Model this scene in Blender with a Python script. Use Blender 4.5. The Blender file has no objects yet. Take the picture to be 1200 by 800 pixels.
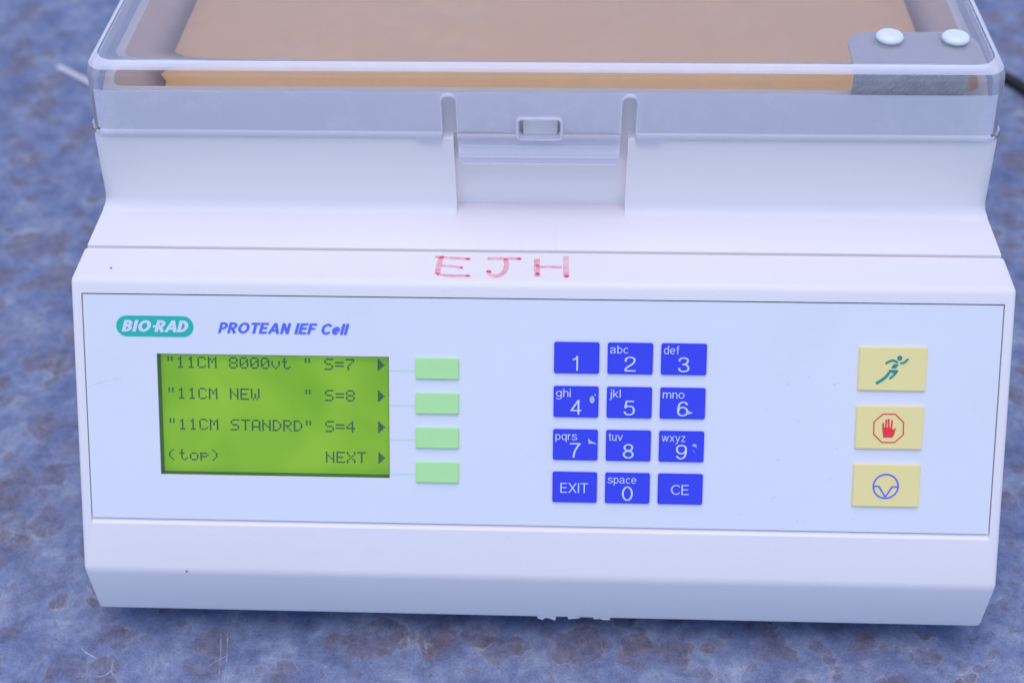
import bpy, bmesh, math, random
from mathutils import Vector, Matrix

# ---------------------------------------------------------------- camera, sky, sun, exposure
S = 0.286                      # metres per unit (one unit = width of the control panel)
ZT = 0.379                     # height of the panel's top edge above the table, in units
LEAN = 0.57962                 # the control face leans back by this angle
SL, CL = math.sin(LEAN), math.cos(LEAN)
scene = bpy.context.scene
COL = scene.collection

def V(x, y, z):
    return Vector((x * S, y * S, (z + ZT) * S))

def make_camera():
    p, yaw, roll = 0.74031, -0.05154, -0.02098
    f = Vector((math.sin(yaw) * math.cos(p), math.cos(yaw) * math.cos(p), -math.sin(p)))
    r = Vector((math.cos(yaw), -math.sin(yaw), 0)); u = r.cross(f)
    r2 = r * math.cos(roll) + u * math.sin(roll); u2 = -r * math.sin(roll) + u * math.cos(roll)
    cam = bpy.data.cameras.new('camera'); o = bpy.data.objects.new('camera', cam); COL.objects.link(o)
    m = Matrix((r2, u2, -f)).transposed().to_4x4(); m.translation = V(0.02764, -1.0801, 0.92666)
    o.matrix_world = m
    cam.sensor_width = 36; cam.sensor_fit = 'HORIZONTAL'; cam.lens = 1.5363 * 36 / 1.2
    cam.clip_start = 0.01; cam.clip_end = 100
    cam.dof.use_dof = True; cam.dof.focus_distance = 0.412; cam.dof.aperture_fstop = 9.0
    scene.camera = o
make_camera()

SUN_EL, SUN_AZ = math.radians(84), math.radians(195)      # azimuth: compass angle of the sun, from +Y clockwise
w = bpy.data.worlds.new('World'); scene.world = w; w.use_nodes = True
nt = w.node_tree; nt.nodes.clear()
sky = nt.nodes.new('ShaderNodeTexSky'); sky.sky_type = 'NISHITA'; sky.sun_disc = False
sky.sun_elevation = SUN_EL; sky.sun_rotation = SUN_AZ; sky.altitude = 0; sky.air_density = 0.65; sky.dust_density = 0.2; sky.ozone_density = 3.0
bg = nt.nodes.new('ShaderNodeBackground'); bg.inputs[1].default_value = 0.15
wo = nt.nodes.new('ShaderNodeOutputWorld')
nt.links.new(sky.outputs[0], bg.inputs[0]); nt.links.new(bg.outputs[0], wo.inputs[0])
sl = bpy.data.lights.new('sun', 'SUN'); sl.energy = 1.25; sl.angle = math.radians(60); sl.color = (1.0, 0.94, 0.92)
so = bpy.data.objects.new('sun', sl); COL.objects.link(so)
sd = Vector((math.sin(SUN_AZ) * math.cos(SUN_EL), math.cos(SUN_AZ) * math.cos(SUN_EL), math.sin(SUN_EL)))
so.rotation_euler = sd.to_track_quat('Z', 'Y').to_euler()
so.location = (0, 0, 2)
vs = scene.view_settings
vs.view_transform = 'Standard'; vs.look = 'None'; vs.gamma = 1; vs.use_curve_mapping = False; vs.exposure = 0.64

# ---------------------------------------------------------------- materials
random.seed(7)
class NT:
    def __init__(s, name):
        s.m = bpy.data.materials.new(name); s.m.use_nodes = True; s.t = s.m.node_tree
        s.b = s.t.nodes['Principled BSDF']; s.o = s.t.nodes['Material Output']
    def n(s, typ, ins=None, **kw):
        nd = s.t.nodes.new('ShaderNode' + typ)
        for k, v in kw.items(): setattr(nd, k, v)
        for k, v in (ins or {}).items(): s.set(nd.inputs[k], v)
        return nd
    def set(s, sock, v):
        if isinstance(v, bpy.types.NodeSocket): s.t.links.new(v, sock)
        else: sock.default_value = v
    def coord(s, scale=1.0, loc=(0, 0, 0)):
        tc = s.n('TexCoord'); mp = s.n('Mapping', {0: tc.outputs['Object'], 'Location': loc, 'Scale': (scale,) * 3 if not isinstance(scale, tuple) else scale})
        return mp.outputs[0]
    def math(s, op, a, b=0.0, c=0.0, clamp=False):
        nd = s.n('Math', {0: a, 1: b, 2: c}, operation=op); nd.use_clamp = clamp; return nd.outputs[0]
    def noise(s, vec, scale, detail=4, rough=.55, dist=0.0):
        return s.n('TexNoise', {'Vector': vec, 'Scale': scale, 'Detail': detail, 'Roughness': rough, 'Distortion': dist}).outputs[0]
    def ramp(s, fac, stops):
        nd = s.n('ValToRGB', {0: fac}); r = nd.color_ramp
        while len(r.elements) < len(stops): r.elements.new(.5)
        for e, (p, c) in zip(r.elements, stops):
            e.position = p; e.color = (c, c, c, 1) if isinstance(c, (int, float)) else (*c, 1)
        return nd.outputs[0]
    def mix(s, f, a, b, blend='MIX'):
        nd = s.n('Mix', data_type='RGBA', blend_type=blend)
        s.set(nd.inputs[0], f)
        for i, v in ((6, a), (7, b)): s.set(nd.inputs[i], v if isinstance(v, bpy.types.NodeSocket) else (*v, 1))
        return nd.outputs[2]

def plain(name, col, rough=.4, bump=0.0, bscale=600, spec=.5, mottle=.04):
    q = NT(name); c = q.coord()
    n1 = q.noise(c, 35, 5); n2 = q.noise(c, 260, 3)
    a = tuple(min(1, x * (1 - mottle)) for x in col); b = tuple(min(1, x * (1 + mottle)) for x in col)
    q.set(q.b.inputs['Base Color'], q.mix(q.math('ADD', q.math('MULTIPLY', n1, .7), q.math('MULTIPLY', n2, .3)), a, b))
    q.set(q.b.inputs['Roughness'], q.math('ADD', rough - .06, q.math('MULTIPLY', n2, .12)))
    q.b.inputs['Specular IOR Level'].default_value = spec
    if bump:
        bn = q.n('Bump', {'Strength': bump, 'Distance': .0004, 'Height': q.noise(c, bscale, 3)})
        q.set(q.b.inputs['Normal'], bn.outputs[0])
    return q.m

def housing(name, col, bump=.22, dirt=.3):
    q = NT(name); c = q.coord()
    n1 = q.noise(c, 14, 6, .6); n2 = q.noise(c, 900, 2)
    base = q.mix(n1, tuple(x * .97 for x in col), tuple(min(1, x * 1.02) for x in col))
    # sparse dark flecks and faint pale rubbed marks
    fl = q.n('TexVoronoi', {'Vector': c, 'Scale': 95.0, 'Randomness': 1.0}, feature='F1')
    pick = q.math('GREATER_THAN', q.n('TexWhiteNoise', {0: fl.outputs['Position']}, noise_dimensions='3D').outputs[0], .94)
    fleck = q.math('MULTIPLY', q.math('LESS_THAN', fl.outputs['Distance'], .045), pick)
    base = q.mix(q.math('MULTIPLY', fleck, dirt), base, (.25, .24, .26))
    gr = q.ramp(q.noise(q.coord((6, 6, 22)), 3, 8, .7, .6), [(.56, 0.0), (.80, 1.0)])
    base = q.mix(q.math('MULTIPLY', gr, .10), base, (.55, .50, .45))
    q.set(q.b.inputs['Base Color'], base)
    q.set(q.b.inputs['Roughness'], q.math('ADD', .38, q.math('MULTIPLY', n1, .22)))
    bn = q.n('Bump', {'Strength': bump, 'Distance': .00025, 'Height': n2})
    q.set(q.b.inputs['Normal'], bn.outputs[0])
    return q.m

M = {}
M['housing'] = housing('cream_housing', (.875, .80, .81))
M['upper'] = housing('cream_upper', (.875, .80, .81), bump=.12, dirt=.15)
M['panel'] = housing('panel_overlay', (.815, .805, .865), bump=.05, dirt=.5)
M['blue'] = plain('key_blue', (.05, .065, .78), .5, .1, 900, spec=.3)
M['green'] = plain('key_green', (.52, .86, .36), .45, .1, 900)
M['yellow'] = plain('key_yellow', (.97, .79, .33), .5, .15, 900)
M['whiteink'] = plain('ink_white', (.72, .77, .90), .5)
M['teal'] = plain('ink_teal', (.02, .50, .40), .45)
M['inkblue'] = plain('ink_blue', (.10, .16, .85), .5)
M['inkgreen'] = plain('ink_green', (.01, .30, .25), .5)
M['inkred'] = plain('ink_red', (.95, .04, .04), .5)
M['palegreen'] = plain('ink_pale_green', (.62, .84, .72), .5)
M['worn'] = plain('worn_patch', (.50, .55, .88), .55, mottle=.2)
M['tan'] = plain('tan_ceramic', (.96, .57, .24), .4, .1, 300, mottle=.06)
M['grey'] = plain('bracket_grey', (.62, .60, .66), .5, .0)
M['gel'] = plain('pitted_grey', (.66, .64, .64), .4, 1.0, 700, mottle=.5)
M['rivet'] = plain('rivet_white', (.82, .84, .84), .35)
M['rubber'] = plain('black_rubber', (.010, .010, .011), .6, .2, 700)
M['lcddot'] = plain('lcd_ink', (.045, .15, .075), .5)
M['shade_lining'] = plain('shade_olive', (.15, .26, .02), .6)  # dark lining colour stands in for shade at the display's edge
M['gap'] = plain('gap_grey', (.30, .27, .27), .8)
M['shard'] = plain('chip_white', (.865, .80, .86), .5, .4, 400)
M['dark'] = plain('dark_speck', (.12, .12, .15), .7)
M['scuff'] = plain('scuff_grey', (.95, .93, .96), .5)
M['straw'] = plain('pale_straw', (.75, .70, .74), .6)
M['scratch'] = plain('scratch_pale', (.42, .45, .55), .6, mottle=.35)

def mk_marker(name, col, lo, hi):
    q = NT(name); c = q.coord()
    n = q.noise(q.coord((1, 1, 1)), 260, 4, .6)
    a = q.ramp(n, [(.36, lo), (.66, hi)])
    q.b.inputs['Base Color'].default_value = (*col, 1); q.b.inputs['Roughness'].default_value = .55
    q.set(q.b.inputs['Alpha'], a)
    return q.m
M['marker'] = mk_marker('marker_faded_red', (1.0, .17, .26), .20, .50)
M['markerdot'] = mk_marker('marker_red', (.92, .06, .12), .6, 1.0)
M['faintscr'] = mk_marker('faint_scratch', (.55, .58, .70), .05, .4)
M['sfaint'] = mk_marker('table_scratch', (.50, .53, .62), .15, .95)

def mk_lcd():
    q = NT('lcd_green'); c = q.coord()
    n = q.ramp(q.noise(c, 34, 2, .45, .4), [(.35, 0.0), (.66, 1.0)])
    q.set(q.b.inputs['Base Color'], q.mix(n, (.25, .47, .004), (.36, .52, .03)))
    q.b.inputs['Roughness'].default_value = .7; q.b.inputs['Specular IOR Level'].default_value = .1
    q.b.inputs['Emission Color'].default_value = (.30, .60, .01, 1); q.set(q.b.inputs['Emission Strength'], q.math('ADD', .22, q.math('MULTIPLY', n, .10)))   # uneven backlight
    return q.m
M['lcd'] = mk_lcd()

def mk_clear(name, haze, smud=.06, fwd=.25, tint=(.995, .995, 1.0), rough=.02, ior=1.49):
    """clear moulded plastic with smudges; haze mixes in pale colour that paints brightness"""
    q = NT(name); c = q.coord()
    g = q.n('BsdfGlass', {'Color': (*tint, 1), 'IOR': ior, 'Roughness': rough})
    d = q.n('BsdfDiffuse', {'Color': (.93, .89, 1.0, 1)}); tr = q.n('BsdfTranslucent', {'Color': (.93, .89, 1.0, 1)})
    dm = q.n('MixShader', {0: fwd, 1: d.outputs[0], 2: tr.outputs[0]})
    sm = q.ramp(q.noise(c, 60, 8, .75, .3), [(.50, 0.0), (.85, 1.0)])
    sc = q.ramp(q.noise(q.coord((30, 240, 120)), 3, 5, .7), [(.66, 0.0), (.80, 1.0)])
    f = q.math('ADD', haze, q.math('ADD', q.math('MULTIPLY', sm, smud), q.math('MULTIPLY', sc, smud)))
    mx = q.n('MixShader', {0: f, 1: g.outputs[0], 2: dm.outputs[0]})
    q.t.nodes.remove(q.b); q.t.links.new(mx.outputs[0], q.o.inputs[0])
    return q.m
M['clear'] = mk_clear('clear_plastic', .025)
M['clear_front'] = mk_clear('bright_haze_front', .60, .12, fwd=.05)  # pale diffuse haze paints brightness onto the clear front, besides smudges
M['clear_side'] = mk_clear('bright_haze_side', .27, .10)  # pale haze lifts the dark side walls, besides smudges
M['clear_top'] = mk_clear('sky_haze_top', .15, .10, fwd=.45)  # haze paints in the sky's pale reflection on top, besides smudges
M['frost'] = mk_clear('hazed_clear_edge', .62, fwd=.1)  # sawn slot cuts; its pale haze also paints brightness onto lip and tab
M['bead'] = mk_clear('highlight_bead', .82, fwd=.1)  # pale material of added beads that stand in for edge highlights

def mk_window():
    q = NT('display_window')      # thin clear sheet: straight-through light with a mirror coat
    tr = q.n('BsdfTransparent', {0: (.95, .97, .95, 1)}); gl = q.n('BsdfGlossy', {'Color': (1, 1, 1, 1), 'Roughness': .12})
    fr = q.n('Fresnel', {'IOR': 1.38})
    mx = q.n('MixShader', {0: fr.outputs[0], 1: tr.outputs[0], 2: gl.outputs[0]})
    q.t.nodes.remove(q.b); q.t.links.new(mx.outputs[0], q.o.inputs[0])
    return q.m
M['window'] = mk_window()

def mk_table():
    q = NT('slate_laminate'); c = q.coord()
    def wob(v, scale, amt):
        n_ = q.n('TexNoise', {'Vector': v, 'Scale': scale, 'Detail': 4.0, 'Roughness': .6})
        o_ = q.n('VectorMath', {0: n_.outputs[1], 1: (.5, .5, .5)}, operation='SUBTRACT')
        o2 = q.n('VectorMath', {0: o_.outputs[0], 'Scale': amt}, operation='SCALE')
        return q.n('VectorMath', {0: v, 1: o2.outputs[0]}, operation='ADD').outputs[0]
    wc = wob(wob(c, 45.0, .014), 260.0, .0028)
    big = q.noise(c, 14, 6, .62, .4); mid = q.noise(wc, 60, 8, .70, .4); fine = q.noise(c, 1300, 3, .7); gritty = q.noise(c, 230, 6, .75)
    col = q.ramp(mid, [(.30, (.090, .118, .225)), (.45, (.145, .178, .31)), (.57, (.205, .240, .365)), (.74, (.34, .36, .44))])
    brown = q.ramp(q.math('ADD', q.math('MULTIPLY', big, .6), q.math('MULTIPLY', q.noise(wc, 75, 6, .7), .4)), [(.51, 0.0), (.63, .45)])
    col = q.mix(brown, col, q.mix(gritty, (.13, .12, .20), (.31, .265, .34)))
    clus = q.noise(c, 15, 3, .55)
    for sc_, thr, pk, seedx, amt in ((42, .45, .52, 0.0, .60), (72, .44, .52, 3.1, .60), (150, .42, .60, 7.7, .42)):
        mp = q.n('Mapping', {0: wc, 'Location': (seedx, seedx * 1.7, 0), 'Scale': (1, 1, 0)}).outputs[0]
        vo = q.n('TexVoronoi', {'Vector': mp, 'Scale': float(sc_), 'Randomness': 1.0}, voronoi_dimensions='2D')
        rnd = q.n('SeparateColor', {0: vo.outputs['Color']})
        r_ = q.math('MULTIPLY', q.math('ADD', .40, q.math('MULTIPLY', rnd.outputs[0], .60)), thr)
        dd = q.math('ADD', .5, q.math('SUBTRACT', r_, vo.outputs['Distance']))
        use = q.math('GREATER_THAN', q.math('ADD', rnd.outputs[1], q.math('MULTIPLY', q.math('SUBTRACT', clus, .5), 1.8)), pk)
        edge = q.ramp(dd, [(.470, 0.0), (.530, 1.0)])
        rim = q.ramp(dd, [(.475, 0.0), (.505, 1.0), (.550, 0.0)])
        patchy = q.ramp(q.noise(wc, 120, 5, .7), [(.32, .25), (.56, 1.0)])
        fillc = q.mix(gritty, (.060, .048, .075), (.24, .185, .22))
        fac = q.math('MULTIPLY', q.math('MULTIPLY', q.math('MULTIPLY', edge, patchy), use), amt)
        col = q.mix(fac, col, fillc)
        rf = q.math('MULTIPLY', q.math('MULTIPLY', rim, use), q.math('MULTIPLY', q.ramp(q.noise(wc, 60, 4, .6), [(.46, 0.0), (.64, 1.0)]), .50))
        col = q.mix(rf, col, (.44, .44, .49))
    col = q.mix(.48, col, q.mix(q.ramp(q.math('ADD', q.math('MULTIPLY', fine, .5), q.math('MULTIPLY', gritty, .5)), [(.36, 0.0), (.64, 1.0)]), (.14, .14, .14), (.88, .88, .88)), 'OVERLAY')
    spk = q.n('TexVoronoi', {'Vector': c, 'Scale': 300.0}, feature='F1')
    sp = q.math('MULTIPLY', q.math('LESS_THAN', spk.outputs['Distance'], .06), q.math('GREATER_THAN', q.n('SeparateColor', {0: spk.outputs['Color']}).outputs[0], .93))
    col = q.mix(q.math('MULTIPLY', sp, .5), col, (.50, .50, .55))
    q.set(q.b.inputs['Base Color'], col)
    q.set(q.b.inputs['Roughness'], q.math('ADD', .46, q.math('MULTIPLY', mid, .22)))
    q.b.inputs['Specular IOR Level'].default_value = .4
    h = q.math('ADD', q.math('MULTIPLY', mid, .6), q.math('MULTIPLY', fine, .25))
    q.set(q.b.inputs['Normal'], q.n('Bump', {'Strength': .35, 'Distance': .0006, 'Height': h}).outputs[0])
    return q.m
M['table'] = mk_table()

# ---------------------------------------------------------------- mesh helpers
def link(name, me, mat, parent=None, mw=None, smooth=False):
    o = bpy.data.objects.new(name, me); COL.objects.link(o)
    if mat is not None and not me.materials:
        for m in (mat if isinstance(mat, (list, tuple)) else [mat]): me.materials.append(M[m])
    if smooth:
        me.set_sharp_from_angle(angle=math.radians(smooth))
        for p in me.polygons: p.use_smooth = True
    o.parent = parent
    if mw is not None: o.matrix_local = mw
    return o

def bm_mesh(bm, name):
    bmesh.ops.recalc_face_normals(bm, faces=bm.faces[:])
    me = bpy.data.meshes.new(name); bm.to_mesh(me); bm.free(); return me

def box_bm(x0, x1, y0, y1, z0, z1, bev=0.0, seg=2):
    bm = bmesh.new()
    vs_ = [bm.verts.new(V(x, y, z)) for x in (x0, x1) for y in (y0, y1) for z in (z0, z1)]
    for f in ((0, 1, 3, 2), (4, 6, 7, 5), (0, 4, 5, 1), (2, 3, 7, 6), (0, 2, 6, 4), (1, 5, 7, 3)): bm.faces.new([vs_[i] for i in f])
    if bev: bmesh.ops.bevel(bm, geom=bm.edges[:], offset=bev * S, segments=seg, profile=.5, affect='EDGES')
    return bm

def ring(z, yf, yb, wd, r, n=8):
    pts = []
    for cx, cy, a0 in ((wd - r, yf + r, -90), (wd - r, yb - r, 0), (-wd + r, yb - r, 90), (-wd + r, yf + r, 180)):
        for i in range(n + 1):
            a = math.radians(a0 + 90 * i / n); pts.append(V(cx + r * math.cos(a), cy + r * math.sin(a), z))
    return pts

def loft(rings, cap0=True, cap1=True):
    bm = bmesh.new(); rows = [[bm.verts.new(p) for p in r] for r in rings]
    n = len(rows[0])
    for a, b in zip(rows, rows[1:]):
        for i in range(n): bm.faces.new((a[i], a[(i + 1) % n], b[(i + 1) % n], b[i]))
    if cap0: bm.faces.new(rows[0][::-1])
    if cap1: bm.faces.new(rows[-1])
    return bm

def prism_x(profile, x0, x1):                     # closed polygon of (y, z) pulled along x
    bm = bmesh.new()
    a = [bm.verts.new(V(x0, y, z)) for y, z in profile]; b = [bm.verts.new(V(x1, y, z)) for y, z in profile]
    n = len(profile)
    for i in range(n): bm.faces.new((a[i], a[(i + 1) % n], b[(i + 1) % n], b[i]))
    bm.faces.new(a[::-1]); bm.faces.new(b)
    return bm

def prism_y(outline, y0, y1):                     # closed polygon of (x, z) pulled along y
    bm = bmesh.new()
    a = [bm.verts.new(V(x, y0, z)) for x, z in outline]; b = [bm.verts.new(V(x, y1, z)) for x, z in outline]
    n = len(outline)
    for i in range(n): bm.faces.new((a[i], a[(i + 1) % n], b[(i + 1) % n], b[i]))
    bm.faces.new(a[::-1]); bm.faces.new(b)
    return bm

def boolean(me, ops, base_mat=None):
    base = bpy.data.objects.new('tmp_base', me); COL.objects.link(base); tmp = [base]
    if base_mat: me.materials.append(M[base_mat])
    for bm, op, *mt in ops:
        o = bpy.data.objects.new('tmp_cut', bm_mesh(bm, 'tmp_cut')); COL.objects.link(o); tmp.append(o)
        md = base.modifiers.new('b', 'BOOLEAN'); md.operation = op; md.object = o; md.solver = 'EXACT'
        if mt: o.data.materials.append(M[mt[0]]); md.material_mode = 'TRANSFER'
    dg = bpy.context.evaluated_depsgraph_get(); dg.update()
    out = bpy.data.meshes.new_from_object(base.evaluated_get(dg))
    for o in tmp:
        d = o.data; bpy.data.objects.remove(o); bpy.data.meshes.remove(d)
    return out

# panel-local frame: x along the panel, y up the slope, z out of the face (metres)
PM = Matrix.Translation(V(0, 0, 0)) @ Matrix.Rotation(math.pi / 2 - LEAN, 4, 'X')
def on_panel(s, t, n=0.0): return PM @ Matrix.Translation((s * S, -t * S, n * S))

def flat_poly(polys, n=0.0, name='print'):
    """filled outlines, each a list of local (x, y-down) points in units"""
    bm = bmesh.new()
    for i, pl in enumerate(polys):      # each outline a few microns above the last, so that none lie in one plane
        vs_ = [bm.verts.new((x * S, -y * S, (n + i * 3e-6) * S)) for x, y in pl]
        f = bm.faces.new(vs_)
    bmesh.ops.triangulate(bm, faces=bm.faces[:])
    for f in bm.faces:
        f.normal_update()
        if f.normal.z < 0: f.normal_flip()
    me = bpy.data.meshes.new(name); bm.to_mesh(me); bm.free(); return me

def stroke(pts, wd, closed=False):
    """a polyline widened into quads (local units, y down); wd may be a list"""
    out = []; n = len(pts); L_, R_ = [], []
    ws = wd if isinstance(wd, list) else [wd] * n
    for i in range(n):
        a = pts[(i - 1) % n] if (closed or i) else pts[0]; b = pts[(i + 1) % n] if (closed or i < n - 1) else pts[-1]
        dx, dy = b[0] - a[0], b[1] - a[1]; l = math.hypot(dx, dy) or 1
        k = 1.0
        if (closed or 0 < i < n - 1):
            p = pts[i]; d1 = (p[0] - a[0], p[1] - a[1]); d2 = (b[0] - p[0], b[1] - p[1])
            l1 = math.hypot(*d1); l2 = math.hypot(*d2); ca = (d1[0] * d2[0] + d1[1] * d2[1]) / (l1 * l2)
            k = 1 / max(.5, math.sqrt(max(.0, (1 + ca) / 2)))
        nx, ny = -dy / l * ws[i] / 2 * k, dx / l * ws[i] / 2 * k
        L_.append((pts[i][0] + nx, pts[i][1] + ny)); R_.append((pts[i][0] - nx, pts[i][1] - ny))
    rng = range(n) if closed else range(n - 1)
    for i in rng: j = (i + 1) % n; out.append([L_[i], L_[j], R_[j], R_[i]])
    return out

def disc(cx, cy, r, n=20, ry=None):
    return [(cx + r * math.cos(2 * math.pi * i / n), cy + (ry or r) * math.sin(2 * math.pi * i / n)) for i in range(n)]

def spline(pts, k=6):
    o = []
    for i in range(len(pts) - 1):
        a, b, c, d = pts[max(0, i - 1)], pts[i], pts[i + 1], pts[min(len(pts) - 1, i + 2)]
        for j in range(k):
            t = j / k
            o.append(tuple(.5 * (2 * b[m] + (c[m] - a[m]) * t + (2 * a[m] - 5 * b[m] + 4 * c[m] - d[m]) * t * t + (3 * b[m] - a[m] - 3 * c[m] + d[m]) * t ** 3) for m in (0, 1)))
    return o + [pts[-1]]

# a plain grotesque alphabet drawn from centre lines: cap height 1, x-height .72
def arc(cx, cy, rx, ry, a0, a1, n=14):
    return [(cx + rx * math.cos(math.radians(a0 + (a1 - a0) * i / n)), cy + ry * math.sin(math.radians(a0 + (a1 - a0) * i / n))) for i in range(n + 1)]
def glyph(ch, w):
    h = w / 2; Lp = lambda *p: ('l', list(p)); Sp = lambda *p: ('s', list(p)); X = .72
    el = lambda cx, cy, rx, ry: ('c', arc(cx, cy, rx - h, ry - h, 0, 360, 28)[:-1])
    st = lambda x, a=1.0, b=0.0: Lp((x, a), (x, b))
    six = [(.48, .77), (.42, .90), (.29, 1 - h), (.14, .85), (.03 + h, .60), (.02 + h, .36), (.10, .13), (.27, h), (.44, .12), (.53 - h, .31), (.44, .51), (.29, .61), (.14, .54), (.03 + h, .38)]
    bowl = lambda x0, xr, yt, yb, rx: ('l', [(x0, yt)] + arc(xr - h - rx, (yt + yb) / 2, rx, (yt - yb) / 2, 90, -90, 16) + [(x0, yb)])
    arch = lambda x0, x1: Sp((x0, .40), (x0 + .05, .58), (x0 + .19, X - h), (x1 - .06, .63), (x1, .48), (x1, .25), (x1, 0))
    G = {
     '1': [Sp((.10, .745), (.22, .77), (.30, .84), (.345, .96)), st(.36)],
     '2': [Sp((.03 + h, .66), (.09, .86), (.28, 1 - h), (.46, .87), (.52 - h, .70), (.38, .50), (.19, .33), (.08, .18), (.035 + h, .04)), Lp((.03, h), (.54, h))],
     '3': [Sp((.02 + h, .72), (.09, .89), (.27, 1 - h), (.44, .89), (.51 - h, .74), (.40, .58), (.21, .53)), Sp((.21, .53), (.40, .49), (.55 - h, .31), (.46, .12), (.27, h), (.09, .12), (.01 + h, .28))],
     '4': [Lp((.0, .28), (.56, .28)), Lp((.04, .27), (.40, .97)), st(.41)],
     '5': [Lp((.50, 1 - h), (.12, 1 - h)), Lp((.14, .98), (.075, .48)), Sp((.07, .50), (.18, .61), (.32, .62), (.46, .53), (.54 - h, .34), (.45, .13), (.27, h), (.10, .11), (.01 + h, .26))],
     '6': [Sp(*six)], '9': [Sp(*[(.55 - x, 1 - y) for x, y in six])],
     '7': [Lp((.02, 1 - h), (.53, 1 - h)), Sp((.50, .96), (.36, .70), (.25, .40), (.20, 0))],
     '8': [el(.28, .75, .24, .25), el(.28, .275, .27, .275)], '0': [el(.28, .5, .27, .5)],
     'A': [Lp((.0 + h * .6, 0), (.35, .99)), Lp((.35, .99), (.70 - h * .6, 0)), Lp((.14, .31), (.56, .31))],
     'B': [st(.08 + h), bowl(.08, .61, 1 - h, .53, .19), bowl(.08, .65, .53, h, .20)],
     'C': [('l', arc(.40, .5, .37 - h, .5 - h, 38, 322, 24))], 'D': [st(.08 + h), bowl(.08, .70, 1 - h, h, .30)],
     'E': [st(.08 + h), Lp((.08, 1 - h), (.60, 1 - h)), Lp((.08, .52), (.56, .52)), Lp((.08, h), (.61, h))], 'F': [st(.08 + h), Lp((.08, 1 - h), (.58, 1 - h)), Lp((.08, .51), (.52, .51))],
     'I': [st(.08 + h)], 'N': [st(.08 + h), st(.66 - h), Lp((.08 + h, 1 - h * .4), (.66 - h, h * .4))], 'O': [el(.40, .5, .38, .5)],
     'P': [st(.08 + h), bowl(.08, .63, 1 - h, .44, .22)],
     'R': [st(.08 + h), bowl(.08, .65, 1 - h, .48, .21), Lp((.34, .48), (.62 - h * .3, 0))],
     'T': [st(.31), Lp((.01, 1 - h), (.61, 1 - h))], 'X': [Lp((.04, 0), (.60, 1)), Lp((.04, 1), (.60, 0))],
     'a': [Sp((.02 + h, .53), (.11, .66), (.27, X - h), (.42, .64), (.49 - h, .50), (.49 - h, .16), (.52, .035)), Sp((.44, .42), (.25, .39), (.09, .31), (.01 + h, .18), (.10, .06), (.22, h), (.37, .09), (.49 - h, .23))],
     'b': [st(.05 + h), el(.28, .36, .24, .36)], 'c': [('l', arc(.27, .36, .25 - h, .36 - h, 42, 318, 20))], 'd': [st(.52 - h), el(.28, .36, .25, .36)],
     'e': [Lp((.05, .37), (.51, .37)), ('l', arc(.28, .36, .26 - h, .36 - h, 4, 318, 22))], 'f': [Sp((.13, 0), (.13, .45), (.13, .80), (.18, .95), (.29, 1 - h)), Lp((.0, X - h), (.28, X - h))],
     'g': [el(.27, .37, .25, .35), Sp((.52 - h, .72), (.52 - h, .30), (.52 - h, -.06), (.41, -.22), (.26, -.27), (.11, -.22), (.04 + h, -.12))],
     'h': [st(.05 + h), arch(.05 + h, .50 - h)], 'i': [st(.05 + h, X), Lp((.05 + h, 1), (.05 + h, .87))], 'j': [Sp((.14, X), (.14, .2), (.14, -.12), (.10, -.24), (-.02, -.26)), Lp((.14, 1), (.14, .87))],
     'k': [st(.05 + h), Lp((.45, .72), (.09, .24)), Lp((.21, .40), (.47, 0))], 'l': [st(.05 + h)], 'm': [st(.05 + h, X), arch(.05 + h, .42), arch(.42, .82 - h)], 'n': [st(.05 + h, X), arch(.05 + h, .50 - h)],
     'o': [el(.28, .36, .27, .36)], 'p': [st(.05 + h, X, -.27), el(.29, .36, .24, .36)], 'q': [st(.52 - h, X, -.27), el(.28, .36, .25, .36)], 'r': [st(.05 + h, X), Sp((.05 + h, .38), (.13, .58), (.22, .66), (.32, .67))],
     's': [Sp((.44, .53), (.39, .65), (.25, X - h), (.10, .64), (.06, .52), (.14, .42), (.33, .34), (.45, .24), (.43, .10), (.26, h), (.08, .07), (.03, .21))],
     't': [Sp((.14, .92), (.14, .50), (.14, .16), (.18, .06), (.28, .045)), Lp((.0, X - h), (.27, X - h))], 'u': [st(.49 - h, X), Sp((.05 + h, X), (.05 + h, .45), (.05 + h, .24), (.12, .09), (.24, h), (.40, .12), (.49 - h, .32))],
     'v': [Lp((.02, X), (.25, .02)), Lp((.25, .02), (.48, X))], 'w': [Lp((.01, X), (.19, .02)), Lp((.19, .02), (.36, .70)), Lp((.36, .70), (.53, .02)), Lp((.53, .02), (.71, X))],
     'x': [Lp((.02, 0), (.47, X)), Lp((.02, X), (.47, 0))], 'y': [Lp((.02, X), (.25, .03)), Sp((.48, X), (.26, .06), (.19, -.16), (.13, -.25), (.02, -.25))], 'z': [Lp((.03, X - h), (.45, X - h)), Lp((.44, X - h), (.05, h)), Lp((.03, h), (.47, h))]}
    return G[ch]

def text_mesh(body, x0, x1=None, top=0.0, base=0.0, weight=.1, shear=0.0, n=0.0, center=None, gap=.10):
    """lettering laid flat: capitals run from base up to top (y down), left edge x0, width fitted to x1 when given"""
    polys, pen = [], 0.0
    for ch in body:
        if ch == ' ': pen += .32; continue
        gp = []
        for kind, pts in glyph(ch, weight):
            if kind == 's': pts = spline(pts, 5)
            gp += stroke(pts, weight, kind == 'c')
        a = min(x for q in gp for x, y in q); b = max(x for q in gp for x, y in q)
        polys += [[(x - a + pen + y * shear, y) for x, y in q] for q in gp]
        pen += b - a + (gap if ch not in 'T' else gap * .6)
    a = min(x for q in polys for x, y in q); b = max(x for q in polys for x, y in q)
    k = abs(base - top); kx = k if x1 is None else (x1 - x0) / (b - a)
    if center is not None: x0 = center - (b - a) * kx / 2
    return flat_poly([[(x0 + (x - a) * kx, base - y * k) for x, y in q] for q in polys], n)

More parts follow.
